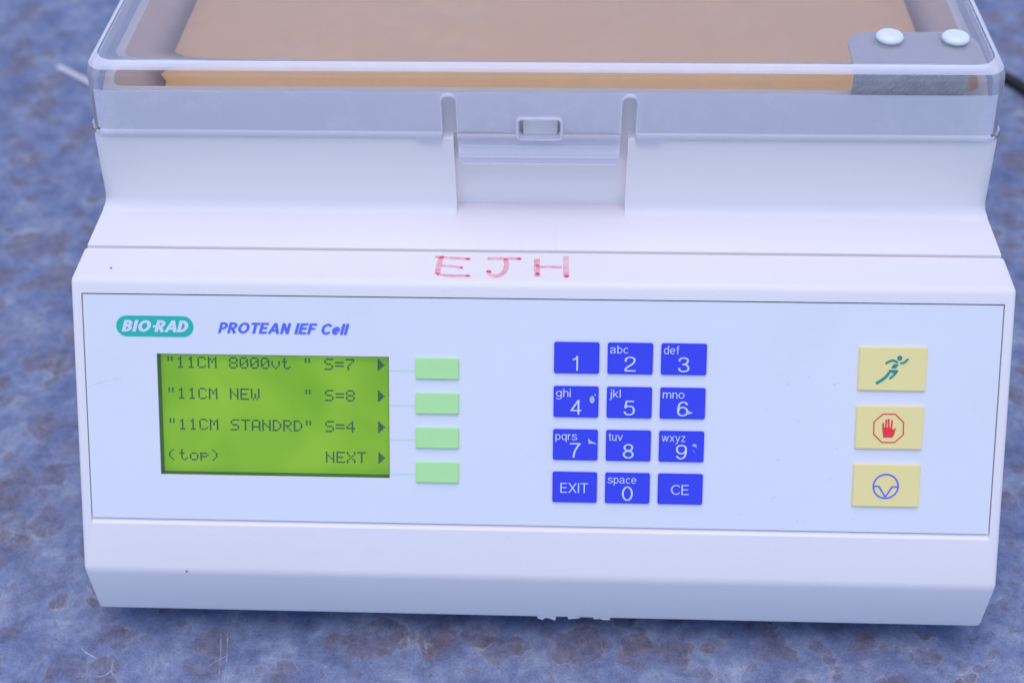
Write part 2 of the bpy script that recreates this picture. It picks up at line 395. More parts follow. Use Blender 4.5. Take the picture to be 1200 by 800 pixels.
# ---------------------------------------------------------------- the table
tb = bmesh.new()
vs_ = [tb.verts.new((x, y, z)) for x in (-.95, .95) for y in (-.42, 1.15) for z in (-.03, 0)]
for f in ((0, 1, 3, 2), (4, 6, 7, 5), (0, 4, 5, 1), (2, 3, 7, 6), (0, 2, 6, 4), (1, 5, 7, 3)): tb.faces.new([vs_[i] for i in f])
bmesh.ops.bevel(tb, geom=tb.edges[:], offset=.004, segments=2, affect='EDGES')
table = link('table_top', bm_mesh(tb, 'table_top'), 'table'); table['kind'] = 'structure'

# ---------------------------------------------------------------- the instrument
dev = bpy.data.objects.new('laboratory_instrument', None); COL.objects.link(dev)
dev['label'] = 'cream laboratory focusing cell with clear lid, green display and coloured keypad'
dev['category'] = 'instrument'
YB, ZB, ZS, W = 1.02, -.3412, .0148, .5132

def slope(t, n=0.0): return (-t * SL - n * CL, -t * CL + n * SL)
T0, T1 = -.0005, .2550                 # recess for the overlay, from its top to its bottom edge
TB = .3155                             # where the control face breaks into the upright foot

def make_console():
    top_t = -ZS / CL
    prof = [(-.1707, ZB), slope(TB), (-top_t * SL, ZS), (.0628, ZS), (.0632, .0070), (.0678, .0070), (.0678, ZB)]
    bm = bmesh.new(); n = len(prof)
    a = [bm.verts.new(V(-W, y, z)) for y, z in prof]; b = [bm.verts.new(V(W, y, z)) for y, z in prof]
    side = [bm.faces.new((a[i], a[(i + 1) % n], b[(i + 1) % n], b[i])) for i in range(n)]
    bm.faces.new(a[::-1]); bm.faces.new(b)
    bm.edges.ensure_lookup_table()
    def e(p, q): return bm.edges.get((p, q))
    soft = [e(a[1], b[1]), e(a[2], b[2]), e(a[1], a[2]), e(b[1], b[2]), e(a[2], a[3]), e(b[2], b[3]), e(a[0], b[0]), e(a[-1], a[0]), e(b[-1], b[0])]
    foot = [e(a[0], a[1]), e(b[0], b[1])]
    tight = [e(a[3], b[3]), e(a[0], b[0])]
    bmesh.ops.bevel(bm, geom=soft + foot, offset=.0062 * S, segments=4, profile=.5, affect='EDGES', clamp_overlap=True)
    bmesh.ops.recalc_face_normals(bm, faces=bm.faces[:])
    nrm = Vector((0, -CL, SL))
    face = max((f for f in bm.faces if f.normal.dot(nrm) > .9999), key=lambda f: f.calc_area())
    # cut the shallow recess into the control face
    def pt(s, t, d): y, z = slope(t, d); return V(s, y, z)
    loop = [v for v in face.verts]
    loop.sort(key=lambda v: (v.co.x, v.co.z))
    bl, tl, br, tr = loop[0], loop[1], loop[2], loop[3]
    bm.faces.remove(face)
    hw = .5012
    o_ = [bm.verts.new(pt(-hw, T1 + .0055, 0)), bm.verts.new(pt(-hw, T0 - .0010, 0)), bm.verts.new(pt(hw, T0 - .0010, 0)), bm.verts.new(pt(hw, T1 + .0055, 0))]
    m_ = [bm.verts.new(pt(-hw, T1, -.0040)), bm.verts.new(pt(-hw, T0 - .0010, -.0013)), bm.verts.new(pt(hw, T0 - .0010, -.0013)), bm.verts.new(pt(hw, T1, -.0040))]
    i_ = [bm.verts.new(pt(-hw, T1, -.0180)), bm.verts.new(pt(-hw, T0 - .0010, -.0180)), bm.verts.new(pt(hw, T0 - .0010, -.0180)), bm.verts.new(pt(hw, T1, -.0180))]
    out = [bl, tl, tr, br]
    for k in range(4):
        bm.faces.new((out[k], out[(k + 1) % 4], o_[(k + 1) % 4], o_[k]))
        bm.faces.new((o_[k], o_[(k + 1) % 4], m_[(k + 1) % 4], m_[k])); bm.faces.new((m_[k], m_[(k + 1) % 4], i_[(k + 1) % 4], i_[k]))
    bm.faces.new(i_)
    return bm_mesh(bm, 'front_housing')
link('front_housing', make_console(), 'housing', dev, smooth=35)

# rear housing and tub, one casting
bm = box_bm(-W + .002, W - .002, .0680, YB, ZB, ZS, .003, 2)
link('base_housing', bm_mesh(bm, 'base_housing'), 'upper', dev, smooth=35)

rings = [ring(.0143, .124, YB, .5108, .016)]
for i in range(1, 7):
    a = math.radians(90 * i / 6); rings.append(ring(.0146 + .0145 * (1 - math.cos(a)), .1265 + .0155 * math.sin(a), YB, .5108 - .0012 * i / 6, .016))
rings += [ring(.106, .1430, YB, .5038, .014), ring(.1105, .1437, YB, .5030, .014), ring(.1122, .1452, YB, .5015, .013), ring(.1128, .147, YB, .4995, .012),
          ring(.1128, .1580, YB - .012, .4895, .014, ), ring(.1600, .1586, YB - .013, .4868, .014), ring(.1622, .1594, YB - .0135, .4860, .014), ring(.1629, .1606, YB - .015, .4848, .013),
          ring(.1629, .1690, YB - .023, .4764, .013), ring(.1622, .1702, YB - .024, .4753, .013), ring(.158, .1708, YB - .0245, .4748, .013), ring(.030, .1720, YB - .026, .4738, .013)]
tub = bm_mesh(loft(rings), 'tub')
tub = boolean(tub, [(box_bm(-.0959, .0977, .08, .1545, .01485, .30), 'DIFFERENCE')])
link('tub', tub, 'upper', dev, smooth=30)

pl = loft([ring(.031, .176, YB - .05, .4600, .012, 8), ring(.0865, .176, YB - .05, .4600, .012, 8), ring(.0890, .1768, YB - .051, .4592, .012, 8), ring(.090, .1785, YB - .053, .4575, .011, 8)])
link('focusing_platform', bm_mesh(pl, 'focusing_platform'), 'tan', dev, smooth=30)

for sx in (-.019, .0191):
    link('mould_line', bm_mesh(box_bm(sx - .0004, sx + .0004, .0685, .1515, .0140, .01495), 'mould_line'), 'upper', dev)

# catch behind the latch window
link('catch', bm_mesh(box_bm(-.0185, .0195, .1478, .1590, .1132, .1330, .0008), 'catch'), 'upper', dev, smooth=35)

for fx in (-.42, .42):
    for fy in (-.10, YB - .08):
        q_ = loft([[V(fx + r * math.cos(k * math.pi / 8), fy + r * math.sin(k * math.pi / 8), z) for k in range(16)] for r, z in ((.026, -ZT), (.030, -ZT + .004), (.030, ZB + .002))])
        link('foot', bm_mesh(q_, 'foot'), 'rubber', dev, smooth=40)

# ---- clear lid
YL = YB - .004
inn = [ring(.1935, .1600, YL - .0160, .4800, .012), ring(.1930, .1572, YL - .0132, .4828, .012), ring(.1916, .1550, YL - .0110, .4848, .012), ring(.1893, .1534, YL - .0096, .4862, .012), ring(.1860, .1527, YL - .0088, .4868, .012), ring(.120, .1515, YL - .008, .4945, .012), ring(.1133, .1513, YL - .008, .4947, .012)]
out = [ring(.1133, .1408, YL + .002, .5055, .022), ring(.1150, .1400, YL + .003, .5063, .022), ring(.1172, .1400, YL + .003, .5063, .022), ring(.1192, .1410, YL + .002, .5053, .021), ring(.1205, .1434, YL, .5028, .020), ring(.1702, .1441, YL, .4979, .020), ring(.182, .1443, YL, .4968, .020),
       ring(.188, .1450, YL - .001, .4960, .021), ring(.1935, .1470, YL - .003, .4940, .022), ring(.1980, .1508, YL - .007, .4900, .023), ring(.2005, .1555, YL - .012, .4852, .024), ring(.2015, .1620, YL - .018, .4790, .024)]
lid_me = bm_mesh(loft(inn + out), 'lid')
tab_prof = [(.1436, .130), (.1436, .1035), (.1418, .1000), (.1400, .0955), (.1385, .0910), (.1385, .0820), (.1400, .0796), (.1450, .0796), (.1475, .0815), (.1480, .0900), (.1500, .0990), (.1514, .1035), (.1514, .130)]
TX0, TX1 = -.0905, .0888
def cap_out(cx, hw, zt):
    r = hw; pts = [(cx - hw, .05)]
    pts = [(cx + hw, .05)] + [(cx + r * math.cos(math.radians(a)), zt - r + r * math.sin(math.radians(a))) for a in range(0, 181, 15)] + [(cx - hw, .05)]
    return pts
def rrect(x0, x1, z0, z1, r, n=4):
    o = []
    for cx, cz, a0 in ((x1 - r, z1 - r, 0), (x0 + r, z1 - r, 90), (x0 + r, z0 + r, 180), (x1 - r, z0 + r, 270)):
        o += [(cx + r * math.cos(math.radians(a0 + 90 * i / n)), cz + r * math.sin(math.radians(a0 + 90 * i / n))) for i in range(n + 1)]
    return o
drop = lambda x0, x1: prism_y([(x0, .1215), (x0, .1085 if x0 > 0 else .1140), (x0 + (.001 if x0 > 0 else .006), .1085), (x1 - (.006 if x0 > 0 else .001), .1085), (x1, .1140 if x0 > 0 else .1085), (x1, .1215)], .1424, .1508)
lid_me = boolean(lid_me, [
    (prism_x(tab_prof, TX0 - .004, TX1 + .004), 'UNION', 'clear'),
    (prism_y(rrect(-.0268, .0262, .1100, .1405, .006), .1412, .1480), 'UNION', 'frost'),
    (prism_y(cap_out(-.0995, .0088, .1672), .10, .1540), 'DIFFERENCE', 'frost'),
    (prism_y(cap_out(.0976, .0088, .1675), .10, .1540), 'DIFFERENCE', 'frost'),
    (prism_y(rrect(-.0228, .0225, .1150, .1372, .004), .10, .1540), 'DIFFERENCE', 'frost'),
], 'clear')
fi = [m.name for m in lid_me.materials].index('hazed_clear_edge'); lid_me.materials.append(M['clear_front']); lid_me.materials.append(M['clear_top']); lid_me.materials.append(M['clear_side']); ff = len(lid_me.materials) - 3
for p_ in lid_me.polygons:      # pale haze painted in for brightness, by face; lip and tab lift match cut edges
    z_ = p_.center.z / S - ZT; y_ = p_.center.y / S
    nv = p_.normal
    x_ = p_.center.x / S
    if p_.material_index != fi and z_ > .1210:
        if y_ < .1465 and nv.y < -.7 and z_ < .1705: p_.material_index = ff            # haze brightens the lower front wall
        elif z_ > .1945 and .12 < nv.z < .985: p_.material_index = ff                   # haze as the bright band along the top edge
        elif nv.z > .985 and z_ > .2: p_.material_index = ff + 1   # haze as the sky's pale wash on top
        elif nv.x * x_ > .1: p_.material_index = ff + 2          # haze lightens dark sides and corners
    if p_.material_index != fi and abs(x_) < .0935 and .0920 < z_ < .1210 and nv.y < -.5: p_.material_index = ff   # haze brightens the face of the tab
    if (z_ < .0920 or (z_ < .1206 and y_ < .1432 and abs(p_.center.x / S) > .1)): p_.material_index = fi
lid = link('lid', lid_me, 'clear', dev, smooth=30)
lid['label'] = 'clear plastic lid with slotted latch tab'

def tube_bm(pts, rad, seg=8, bm=None):
    bm = bm or bmesh.new(); rows = []
    for i, q in enumerate(pts):
        tg = (pts[min(i + 1, len(pts) - 1)] - pts[max(i - 1, 0)]).normalized(); a = tg.cross(Vector((0, 1, 0))).normalized() if abs(tg.y) < .9 else tg.cross(Vector((0, 0, 1))).normalized(); b = tg.cross(a)
        r = (rad[i] if isinstance(rad, list) else rad) * S
        rows.append([bm.verts.new(q + r * (math.cos(2 * math.pi * k / seg) * a + math.sin(2 * math.pi * k / seg) * b)) for k in range(seg)])
    for a, b in zip(rows, rows[1:]):
        for k in range(seg): bm.faces.new((a[k], a[(k + 1) % seg], b[(k + 1) % seg], b[k]))
    bm.faces.new(rows[0][::-1]); bm.faces.new(rows[-1])
    return bm
for cx, zt in ((-.0995, .1672), (.0976, .1675)):       # added pale bead as the bright slot edge, thickest over its arched end
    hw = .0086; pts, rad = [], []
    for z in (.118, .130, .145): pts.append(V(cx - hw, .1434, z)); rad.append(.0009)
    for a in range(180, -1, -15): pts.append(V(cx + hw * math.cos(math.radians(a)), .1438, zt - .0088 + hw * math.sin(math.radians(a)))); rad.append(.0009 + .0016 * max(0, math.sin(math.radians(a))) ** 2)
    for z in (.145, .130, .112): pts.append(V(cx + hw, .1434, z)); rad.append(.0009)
    link('slot_highlight', bm_mesh(tube_bm(pts, rad), 'slot_highlight'), 'bead', lid, smooth=60)
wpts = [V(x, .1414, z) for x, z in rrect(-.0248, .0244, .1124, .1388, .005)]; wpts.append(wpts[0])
link('latch_window_highlight', bm_mesh(tube_bm(wpts, [.0017] * len(wpts)), 'latch_window_highlight'), 'bead', lid, smooth=60)  # added pale bead paints in the frame's bright edge
for z, y, r in ((.1020, .1434, .0012), (.0905, .1387, .0009), (.0812, .1392, .0017)):  # added pale beads as the bright lines across the tab
    link('tab_highlight', bm_mesh(tube_bm([V(TX0 + .003, y, z), V(-.03, y - .0001, z), V(.03, y - .0001, z), V(TX1 - .003, y, z)], r), 'tab_highlight'), 'bead', lid, smooth=60)
for xa, xb, sg in ((-.1370, -.1090, 1), (.1075, .1375, -1)):
    st_ = [(xa, .1160), (xb, .1160), (xb, .1078), (xa, .1078)]
    if sg > 0: st_ = [(xa, .1160), (xb, .1160), (xb, .1078), (xa + .007, .1078), (xa, .1125)]
    else: st_ = [(xa, .1160), (xb, .1160), (xb, .1125), (xb - .007, .1078), (xa, .1078)]
    link('lip_step', bm_mesh(prism_y(st_, .1398, .1428), 'lip_step'), 'frost', lid)

# grey angle bracket riveted under the lid's front corner
br_ = bmesh.new()
def rplate(x0, x1, y0, y1, r, z):
    pts = [(x0, y0), (x1, y0)]
    for cx, cy, a0 in ((x1 - r, y1 - r, 0), (x0 + r, y1 - r, 90)):
        pts += [(cx + r * math.cos(math.radians(a0 + 15 * i)), cy + r * math.sin(math.radians(a0 + 15 * i))) for i in range(7)]
    return [V(x, y, z) for x, y in pts]
bkt = link('bracket', bm_mesh(loft([rplate(.334, .4745, .1562, .2290, .026, z) for z in (.1900, .1932)]), 'bracket'), 'grey', lid)
fl = bmesh.new()
random.seed(3)
nx, nz = 60, 12; grid = []
for j in range(nz + 1):
    row = []
    for i in range(nx + 1):
        row.append(fl.verts.new(V(.334 + (.455 - .334) * i / nx, .1540 + random.uniform(-.0007, .0007), .1665 + .0255 * j / nz)))
    grid.append(row)
for j in range(nz):
    for i in range(nx): fl.faces.new((grid[j][i], grid[j][i + 1], grid[j + 1][i + 1], grid[j + 1][i]))
r_ = bmesh.ops.extrude_face_region(fl, geom=fl.faces[:])
for g in r_['geom']:
    if isinstance(g, bmesh.types.BMVert): g.co.y += .0015 * S
link('bracket_flange', bm_mesh(fl, 'bracket_flange'), 'gel', lid)
for rx, ry in ((.3790, .2085), (.4495, .2072)):
    rg = [[V(rx + r * math.cos(k * math.pi / 12), ry + r * math.sin(k * math.pi / 12), z) for k in range(24)] for r, z in ((.0142, .2016), (.0150, .2028), (.0148, .2046), (.0132, .2066), (.0098, .2081), (.005, .2088))]
    link('rivet', bm_mesh(loft(rg), 'rivet'), 'rivet', lid, smooth=50)

# ---- control panel overlay with the display opening
LX0, LX1, LT0, LT1 = -.4200, -.1620, .0650, .2022
def panel_mesh():
    bm = bmesh.new()
    P = lambda x, t, n: bm.verts.new((x * S, -t * S, n * S))
    O = [(-.5, T0 + .0003), (.5, T0 + .0003), (.5, T1 - .0013), (-.5, T1 - .0013)]; I = [(LX0, LT0), (LX1, LT0), (LX1, LT1), (LX0, LT1)]
    f_, b_ = -.0008, -.0178
    of = [P(x, t, f_) for x, t in O]; ob = [P(x, t, b_) for x, t in O]; if_ = [P(x, t, f_) for x, t in I]; ib = [P(x, t, b_) for x, t in I]
    for k in range(4):
        j = (k + 1) % 4
        bm.faces.new((of[k], of[j], if_[j], if_[k])); bm.faces.new((of[k], of[j], ob[j], ob[k])); bm.faces.new((if_[k], if_[j], ib[j], ib[k])); bm.faces.new((ob[k], ob[j], ib[j], ib[k]))
    return bm_mesh(bm, 'control_panel')
link('control_panel', panel_mesh(), 'panel', dev, PM)
NP = -.0008                       # level of the overlay's face

# ---- display
def slab(x0, x1, t0, t1, n0, n1, name, bev=0.0):
    bm = bmesh.new()
    vs_ = [bm.verts.new((x * S, -t * S, n * S)) for x in (x0, x1) for t in (t0, t1) for n in (n0, n1)]
    for f in ((0, 1, 3, 2), (4, 6, 7, 5), (0, 4, 5, 1), (2, 3, 7, 6), (0, 2, 6, 4), (1, 5, 7, 3)): bm.faces.new([vs_[i] for i in f])
    if bev: bmesh.ops.bevel(bm, geom=[e for e in bm.edges if sum(v.co.z for v in e.verts) > 1.01 * (n0 + n1) * S or abs(e.verts[0].co.z - e.verts[1].co.z) > 1e-7], offset=bev * S, segments=2, affect='EDGES')
    return bm_mesh(bm, name)
disp = link('display', slab(LX0, LX1, LT0, LT1, -.0170, -.0130, 'display'), 'lcd', dev, PM)
disp['label'] = 'yellow-green liquid crystal display'
FONT = {
 '"': '01010 01010 01010 00000 00000 00000 00000', '1': '00100 01100 00100 00100 00100 00100 01110', 'C': '01110 10001 10000 10000 10000 10001 01110',
 'M': '10001 11011 10101 10101 10001 10001 10001', '8': '01110 10001 10001 01110 10001 10001 01110', '0': '01110 10001 10011 10101 11001 10001 01110',
 'v': '00000 00000 10001 10001 10001 01010 00100', 't': '01000 01000 11100 01000 01000 01001 00110', 'S': '01111 10000 10000 01110 00001 00001 11110',
 '=': '00000 00000 11111 00000 11111 00000 00000', '7': '11111 00001 00010 00100 01000 01000 01000', 'N': '10001 10001 11001 10101 10011 10001 10001',
 'E': '11111 10000 10000 11110 10000 10000 11111', 'W': '10001 10001 10001 10101 10101 10101 01010', 'T': '11111 00100 00100 00100 00100 00100 00100',
 'A': '01110 10001 10001 10001 11111 10001 10001', 'D': '11100 10010 10001 10001 10001 10010 11100', 'R': '11110 10001 10001 11110 10100 10010 10001',
 '4': '00010 00110 01010 10010 11111 00010 00010', '(': '00010 00100 01000 01000 01000 00100 00010', ')': '01000 00100 00010 00010 00010 00100 01000',
 'o': '00000 00000 01110 10001 10001 10001 01110', 'p': '00000 00000 11110 10001 11110 10000 10000', 'X': '10001 10001 01010 00100 01010 10001 10001',
 '>': '10000 11000 11100 11110 11100 11000 10000'}
PX, PY = .00198, .00187
for row, line in ((0, '"11CM 8000vt " S=7  >'), (1, '"11CM NEW    " S=8  >'), (2, '"11CM STANDRD" S=4  >'), (3, '(top)'), (3, '               NEXT >')):
    cells = []
    for ci, ch in enumerate(line):
        if ch == ' ': continue
        for ry, bits in enumerate(FONT[ch].split()):
            for rx, bit in enumerate(bits):
                if bit == '1':
                    x = -.4138 + (ci * 6 + rx) * PX - (PX if ch == '(' else 0); y = .0700 + row * .0353 + ry * PY
                    cells.append([(x, y), (x + PX * .90, y), (x + PX * .90, y + PY * .90), (x, y + PY * .90)])
    link('display_line', flat_poly(cells, -.0128), 'lcddot', disp)
link('display_window', slab(LX0 + .0003, LX1 - .0003, LT0 + .0003, LT1 - .0003, -.0019, -.0014, 'display_window'), 'window', disp)

bz = bmesh.new()
for (xa, xb, ta, tb_) in ((LX0, LX1, LT0, LT0 + .0008), (LX0, LX1, LT1 - .0008, LT1), (LX0, LX0 + .0008, LT0 + .0008, LT1 - .0008), (LX1 - .0008, LX1, LT0 + .0008, LT1 - .0008)):
    vs_ = [bz.verts.new((x * S, -t * S, n * S)) for x in (xa, xb) for t in (ta, tb_) for n in (-.0131, -.0021)]
    for f in ((0, 1, 3, 2), (4, 6, 7, 5), (0, 4, 5, 1), (2, 3, 7, 6), (0, 2, 6, 4), (1, 5, 7, 3)): bz.faces.new([vs_[i] for i in f])
link('display_shade_lining', bm_mesh(bz, 'display_shade_lining'), 'shade_lining', disp)  # added lining, coloured dark as the shade inside the display recess
# ---- soft keys and their guide lines
def key(mesh, mat, s, t):
    o = link('key', mesh, mat, dev, on_panel(s, t)); return o
KT = .0022                        # how far a key stands out
gk = slab(-.0240, .0240, -.0116, .0116, NP - .0006, KT, 'soft_key', .0009)
for t in (.0773, .1164, .1552, .1944):
    link('soft_key', gk, 'green', dev, on_panel(-.1088, t))
    link('guide_line', flat_poly([[(LX1 + .0006, t + .0024), (-.1329, t + .0024), (-.1329, t + .0034), (LX1 + .0006, t + .0034)]], NP + .0003), 'palegreen', dev, PM)

# ---- keypad
bk = slab(-.0246, .0246, -.0172, .0172, NP - .0006, KT, 'number_key', .0010)
keys = (('1', ''), ('2', 'abc'), ('3', 'def'), ('4', 'ghi'), ('5', 'jkl'), ('6', 'mno'), ('7', 'pqrs'), ('8', 'tuv'), ('9', 'wxyz'), ('EXIT', ''), ('0', 'space'), ('CE', ''))
kk = .000268; NK = KT + .00035
wid = {'abc': 73, 'def': 62, 'ghi': 60, 'jkl': 46, 'mno': 88, 'pqrs': 89, 'tuv': 58, 'wxyz': 97, 'space': 118}
for i, (big, small) in enumerate(keys):
    o = link('number_key', bk, 'blue', dev, on_panel((.0440, .1023, .1605)[i % 3], (.0628, .1117, .1601, .2083)[i // 3]))
    if big in ('EXIT', 'CE'):
        wd = .0306 if big == 'EXIT' else .0195
        link('key_legend', text_mesh(big, -wd / 2 - .0005, wd / 2 - .0005, top=-.0052, base=.0060, n=NK, weight=.092), 'whiteink', o)
    else:
        link('key_legend', text_mesh(big, -.0045 if big == '1' else -.0060, .0015 if big == '1' else .0060, top=-.0024, base=.0140, n=NK, weight=.088), 'whiteink', o)
    if small:
        link('key_letters', text_mesh(small, -.0246 + .0026, -.0246 + .0026 + wid[small] * kk, top=-.0172 + .0024, base=-.0172 + .0115, n=NK, weight=.088), 'whiteink', o)
    worn = {'4': [disc(.0175, -.0030, .0028, 9, .0042), [(.0195, -.0085), (.0215, -.0095), (.0210, -.0065)]],
            '6': [[(.0055, .0075), (.0115, .0100), (.0060, .0120), (.0035, .0108)]],
            '7': [[(.0140, -.0085), (.0160, -.0060), (.0175, -.0050), (.0185, -.0040), (.0215, -.0035), (.0235, -.0008), (.0205, -.0020), (.0145, -.0018)]],
            '9': [disc(.0140, -.0020, .0025, 8, .0016), [(.0160, -.0010), (.0170, .0010), (.0150, .0000)], disc(.0128, .0042, .0006, 6), disc(.0143, .0060, .0005, 6)]}.get(big)
    if worn: link('worn_patch', flat_poly(worn, NK + .0002), 'worn', o)

# ---- yellow function keys
yk = slab(-.0363, .0363, -.02385, .02385, NP - .0006, KT, 'function_key', .0009)
def loc(cx, cy, sc):
    return lambda x, y: ((x - cx + (y - cy) * .062) / sc * .000915, (y - cy) / sc * .000937)
fk = [link('function_key', yk, 'yellow', dev, on_panel(.3854, t)) for t in (.0703, .1352, .2003)]
p = loc(457, 395, 17.78)
run = [disc(*p(604, 160), .0028)]
for line, wd in (([(320, 268), (385, 235), (450, 210), (510, 225), (550, 248)], 46), ([(628, 262), (680, 258), (720, 230), (768, 182)], 44), ([(370, 478), (310, 550), (240, 610), (122, 682)], 58), ([(545, 425), (490, 500), (400, 580)], 46)):
    pts = [p(*q) for q in spline(line)]
    ww = wd / 17.78 * .00092
    run += stroke(pts, ww); run += [disc(*pts[0], ww * .48, 10), disc(*pts[-1], ww * .48, 10)]
run.append([p(*q) for q in ((478, 284), (560, 288), (582, 292), (515, 372), (420, 372), (445, 325))])
run.append([p(*q) for q in ((378, 405), (566, 408), (555, 450), (500, 468), (392, 462), (368, 430))])
for k, o in ((0, run),): link('key_symbol', flat_poly(o, NK), 'inkgreen', fk[k])
p = loc(418, 395, 17.39)
octo = [p(*q) for q in ((285, 107), (540, 107), (705, 275), (695, 530), (515, 690), (252, 692), (90, 525), (100, 270))]
hand = stroke(octo, 24 / 17.39 * .00092, True)
hand.append([p(*q) for q in ((282, 590), (470, 590), (512, 520), (548, 395), (525, 385), (500, 432), (462, 450), (455, 402), (440, 385), (270, 385), (268, 440), (280, 520))])
for (x0, y0, x1, y1, wd) in ((286, 400, 286, 300, 34), (340, 400, 352, 235, 34), (398, 400, 400, 218, 36), (452, 410, 470, 240, 34)):
    hand += stroke([p(x0, y0), p(x1, y1)], wd / 17.39 * .00092); hand.append(disc(*p(x1, y1), wd / 2 / 17.39 * .00092, 10))
link('key_symbol', flat_poly(hand, NK), 'inkred', fk[1])
p = loc(384.6, 391.6, 19.04)
c0 = p(369, 397)
wv = stroke([(c0[0] + .01345 * math.cos(a * math.pi / 24), c0[1] + .01345 * math.sin(a * math.pi / 24)) for a in range(48)], .0017, True)
wv += stroke([p(*q) for q in ((90, 396), (212, 398), (354, 640))], .0016) + stroke([p(*q) for q in ((354, 640), (518, 402), (652, 405))], .0016)
link('key_symbol', flat_poly(wv, NK), 'inkblue', fk[2])

# ---- badge and model name
pill = []
for cx, a0 in ((-.3893, -90), (-.4523, 90)):
    pill += [(cx + .0116 * math.cos(math.radians(a0 + 15 * i)), .0346 + .0116 * math.sin(math.radians(a0 + 15 * i))) for i in range(13)]
badge = link('brand_badge', flat_poly([pill], NP + .0003), 'teal', dev, PM)
link('brand_lettering', text_mesh('BIO', -.4580, -.4247, top=.0278, base=.0409, weight=.22, shear=.21, gap=.07, n=NP + .0006), 'whiteink', badge)
link('brand_lettering', text_mesh('RAD', -.4215, -.3832, top=.0278, base=.0409, weight=.22, shear=.21, gap=.0, n=NP + .0006), 'whiteink', badge)
link('brand_lettering', flat_poly([[(-.4226, .0333), (-.4170, .0333), (-.4172, .0360), (-.4230, .0360)]], NP + .0006), 'whiteink', badge)
link('model_name', text_mesh('PROTEAN IEF Cell', -.3508, -.2050, top=.0291, base=.0412, weight=.19, shear=.21, gap=.07, n=NP + .0003), 'inkblue', dev, PM)

# ---- hand-written letters on the ledge
def shelf_poly(polys, z): return flat_poly([[(x, -y) for x, y in q] for q in polys], 0)
SH = lambda n: Matrix.Translation(V(0, 0, ZS + n))
def letter(strokes, dots):
    a = []
    for pts, wd in strokes: a += stroke(spline(pts, 4), wd * 1.18)
    me = flat_poly([[(x, -y) for x, y in q] for q in a]); o = link('marker_letter', me, 'marker', dev, SH(.0004))
    d = flat_poly([[(x + random.uniform(-.0004, .0004), -y) for x, y in disc(cx, cy, rx, 9, ry)] for cx, cy, rx, ry in dots]); link('ink_dot', d, 'markerdot', o, Matrix.Translation((0, 0, .0002 * S)))
letter([([(-.1143, .0540), (-.1060, .0530), (-.0940, .0518), (-.0765, .0506)], .0038), ([(-.1075, .0530), (-.1088, .0400), (-.1098, .0238)], .0052), ([(-.1068, .0383), (-.0960, .0375), (-.0832, .0352)], .0034), ([(-.1100, .0240), (-.0990, .0215), (-.0880, .0212), (-.0748, .0212)], .0038)],
       [(-.0775, .0506, .0030, .0018), (-.0838, .0352, .0022, .0017), (-.0758, .0212, .0028, .0016), (-.1068, .0534, .0026, .0022), (-.1092, .0242, .0022, .0014)])
letter([([(-.0560, .0517), (-.0450, .0520), (-.0330, .0521), (-.0198, .0519)], .0040), ([(-.0366, .0515), (-.0345, .0440), (-.0348, .0350), (-.0387, .0255), (-.0463, .0214), (-.0540, .0262)], .0050)],
       [(-.0205, .0519, .0026, .0019), (-.0535, .0292, .0030, .0022), (-.0360, .0500, .0022, .0014)])
letter([([(-.0010, .0522), (-.0010, .0370), (.0002, .0215)], .0056), ([(.0309, .0573), (.0310, .0400), (.0315, .0222)], .0056), ([(-.0012, .0378), (.0130, .0385), (.0266, .0376)], .0036)],
       [(.0000, .0262, .0026, .0024), (.0317, .0224, .0030, .0022), (-.0010, .0405, .0024, .0014)])

# ---- wear: specks, faint scratches, the chipped foot edge
def speck(x, y, r): link('speck', flat_poly([[(a, -b) for a, b in disc(x, y, r, 7)]]), 'dark', dev, SH(.0003))
speck(-.4721, .0276, .0014)
link('speck', flat_poly([disc(-.3941, .3150, .0014, 7, .0009), [(-.3960, .3172), (-.3945, .3155), (-.3938, .3160)]], .0004), 'dark', dev, PM)
link('scratch', flat_poly(stroke(spline([(-.4985, .1045), (-.4900, .1004), (-.4818, .0975), (-.4700, .0945), (-.4596, .0933)], 4), .0007), NP + .0003), 'faintscr', dev, PM)
random.seed(21)
for x0, x1, t0, t1, n_ in ((.25, .34, .05, .23, 12), (.22, .36, .235, .25, 4)):
    polys = []
    for _ in range(n_):
        x, t = random.uniform(x0, x1), random.uniform(t0, t1); a = random.uniform(-.9, .3); l = random.uniform(.002, .007)
        polys += stroke([(x, t), (x + l * math.cos(a) * .6, t + l * math.sin(a) * .5), (x + l * math.cos(a), t + l * math.sin(a))], [.0003, random.uniform(.0006, .0014), .0003])
    link('scratch', flat_poly(polys, NP + .0003), 'faintscr', dev, PM)

def front_tris(polys, y0, y1, name, mat):
    bm = bmesh.new()
    for q in polys:
        a = [bm.verts.new(V(x, y0 + random.uniform(-.0006, .0002), z)) for x, z in q]; b = [bm.verts.new(V(x, y1, z)) for x, z in q]; n = len(q)
        for i in range(n): bm.faces.new((a[i], a[(i + 1) % n], b[(i + 1) % n], b[i]))
        bm.faces.new(a[::-1]); bm.faces.new(b)
    link(name, bm_mesh(bm, name), mat, dev)
front_tris([[(.002, -0.3340), (.0040, -0.3427), (.0095, -0.3457), (.0118, -0.3418), (.0150, -0.3414), (.0200, -0.3434), (.0240, -0.3462), (.0252, -0.3407), (.0120, -0.3340)],
            [(.0380, -0.3345), (.0395, -0.3432), (.0450, -0.3419), (.0525, -0.3412), (.0520, -0.3345)],
            [(.0660, -0.3345), (.0700, -0.3416), (.0760, -0.3412), (.0800, -0.3422), (.0878, -0.3419), (.0882, -0.3345), (.0855, -0.3315), (.0830, -0.3360)]], -.1695, -.1640, 'chipped_edge', 'shard')
sc_ = []
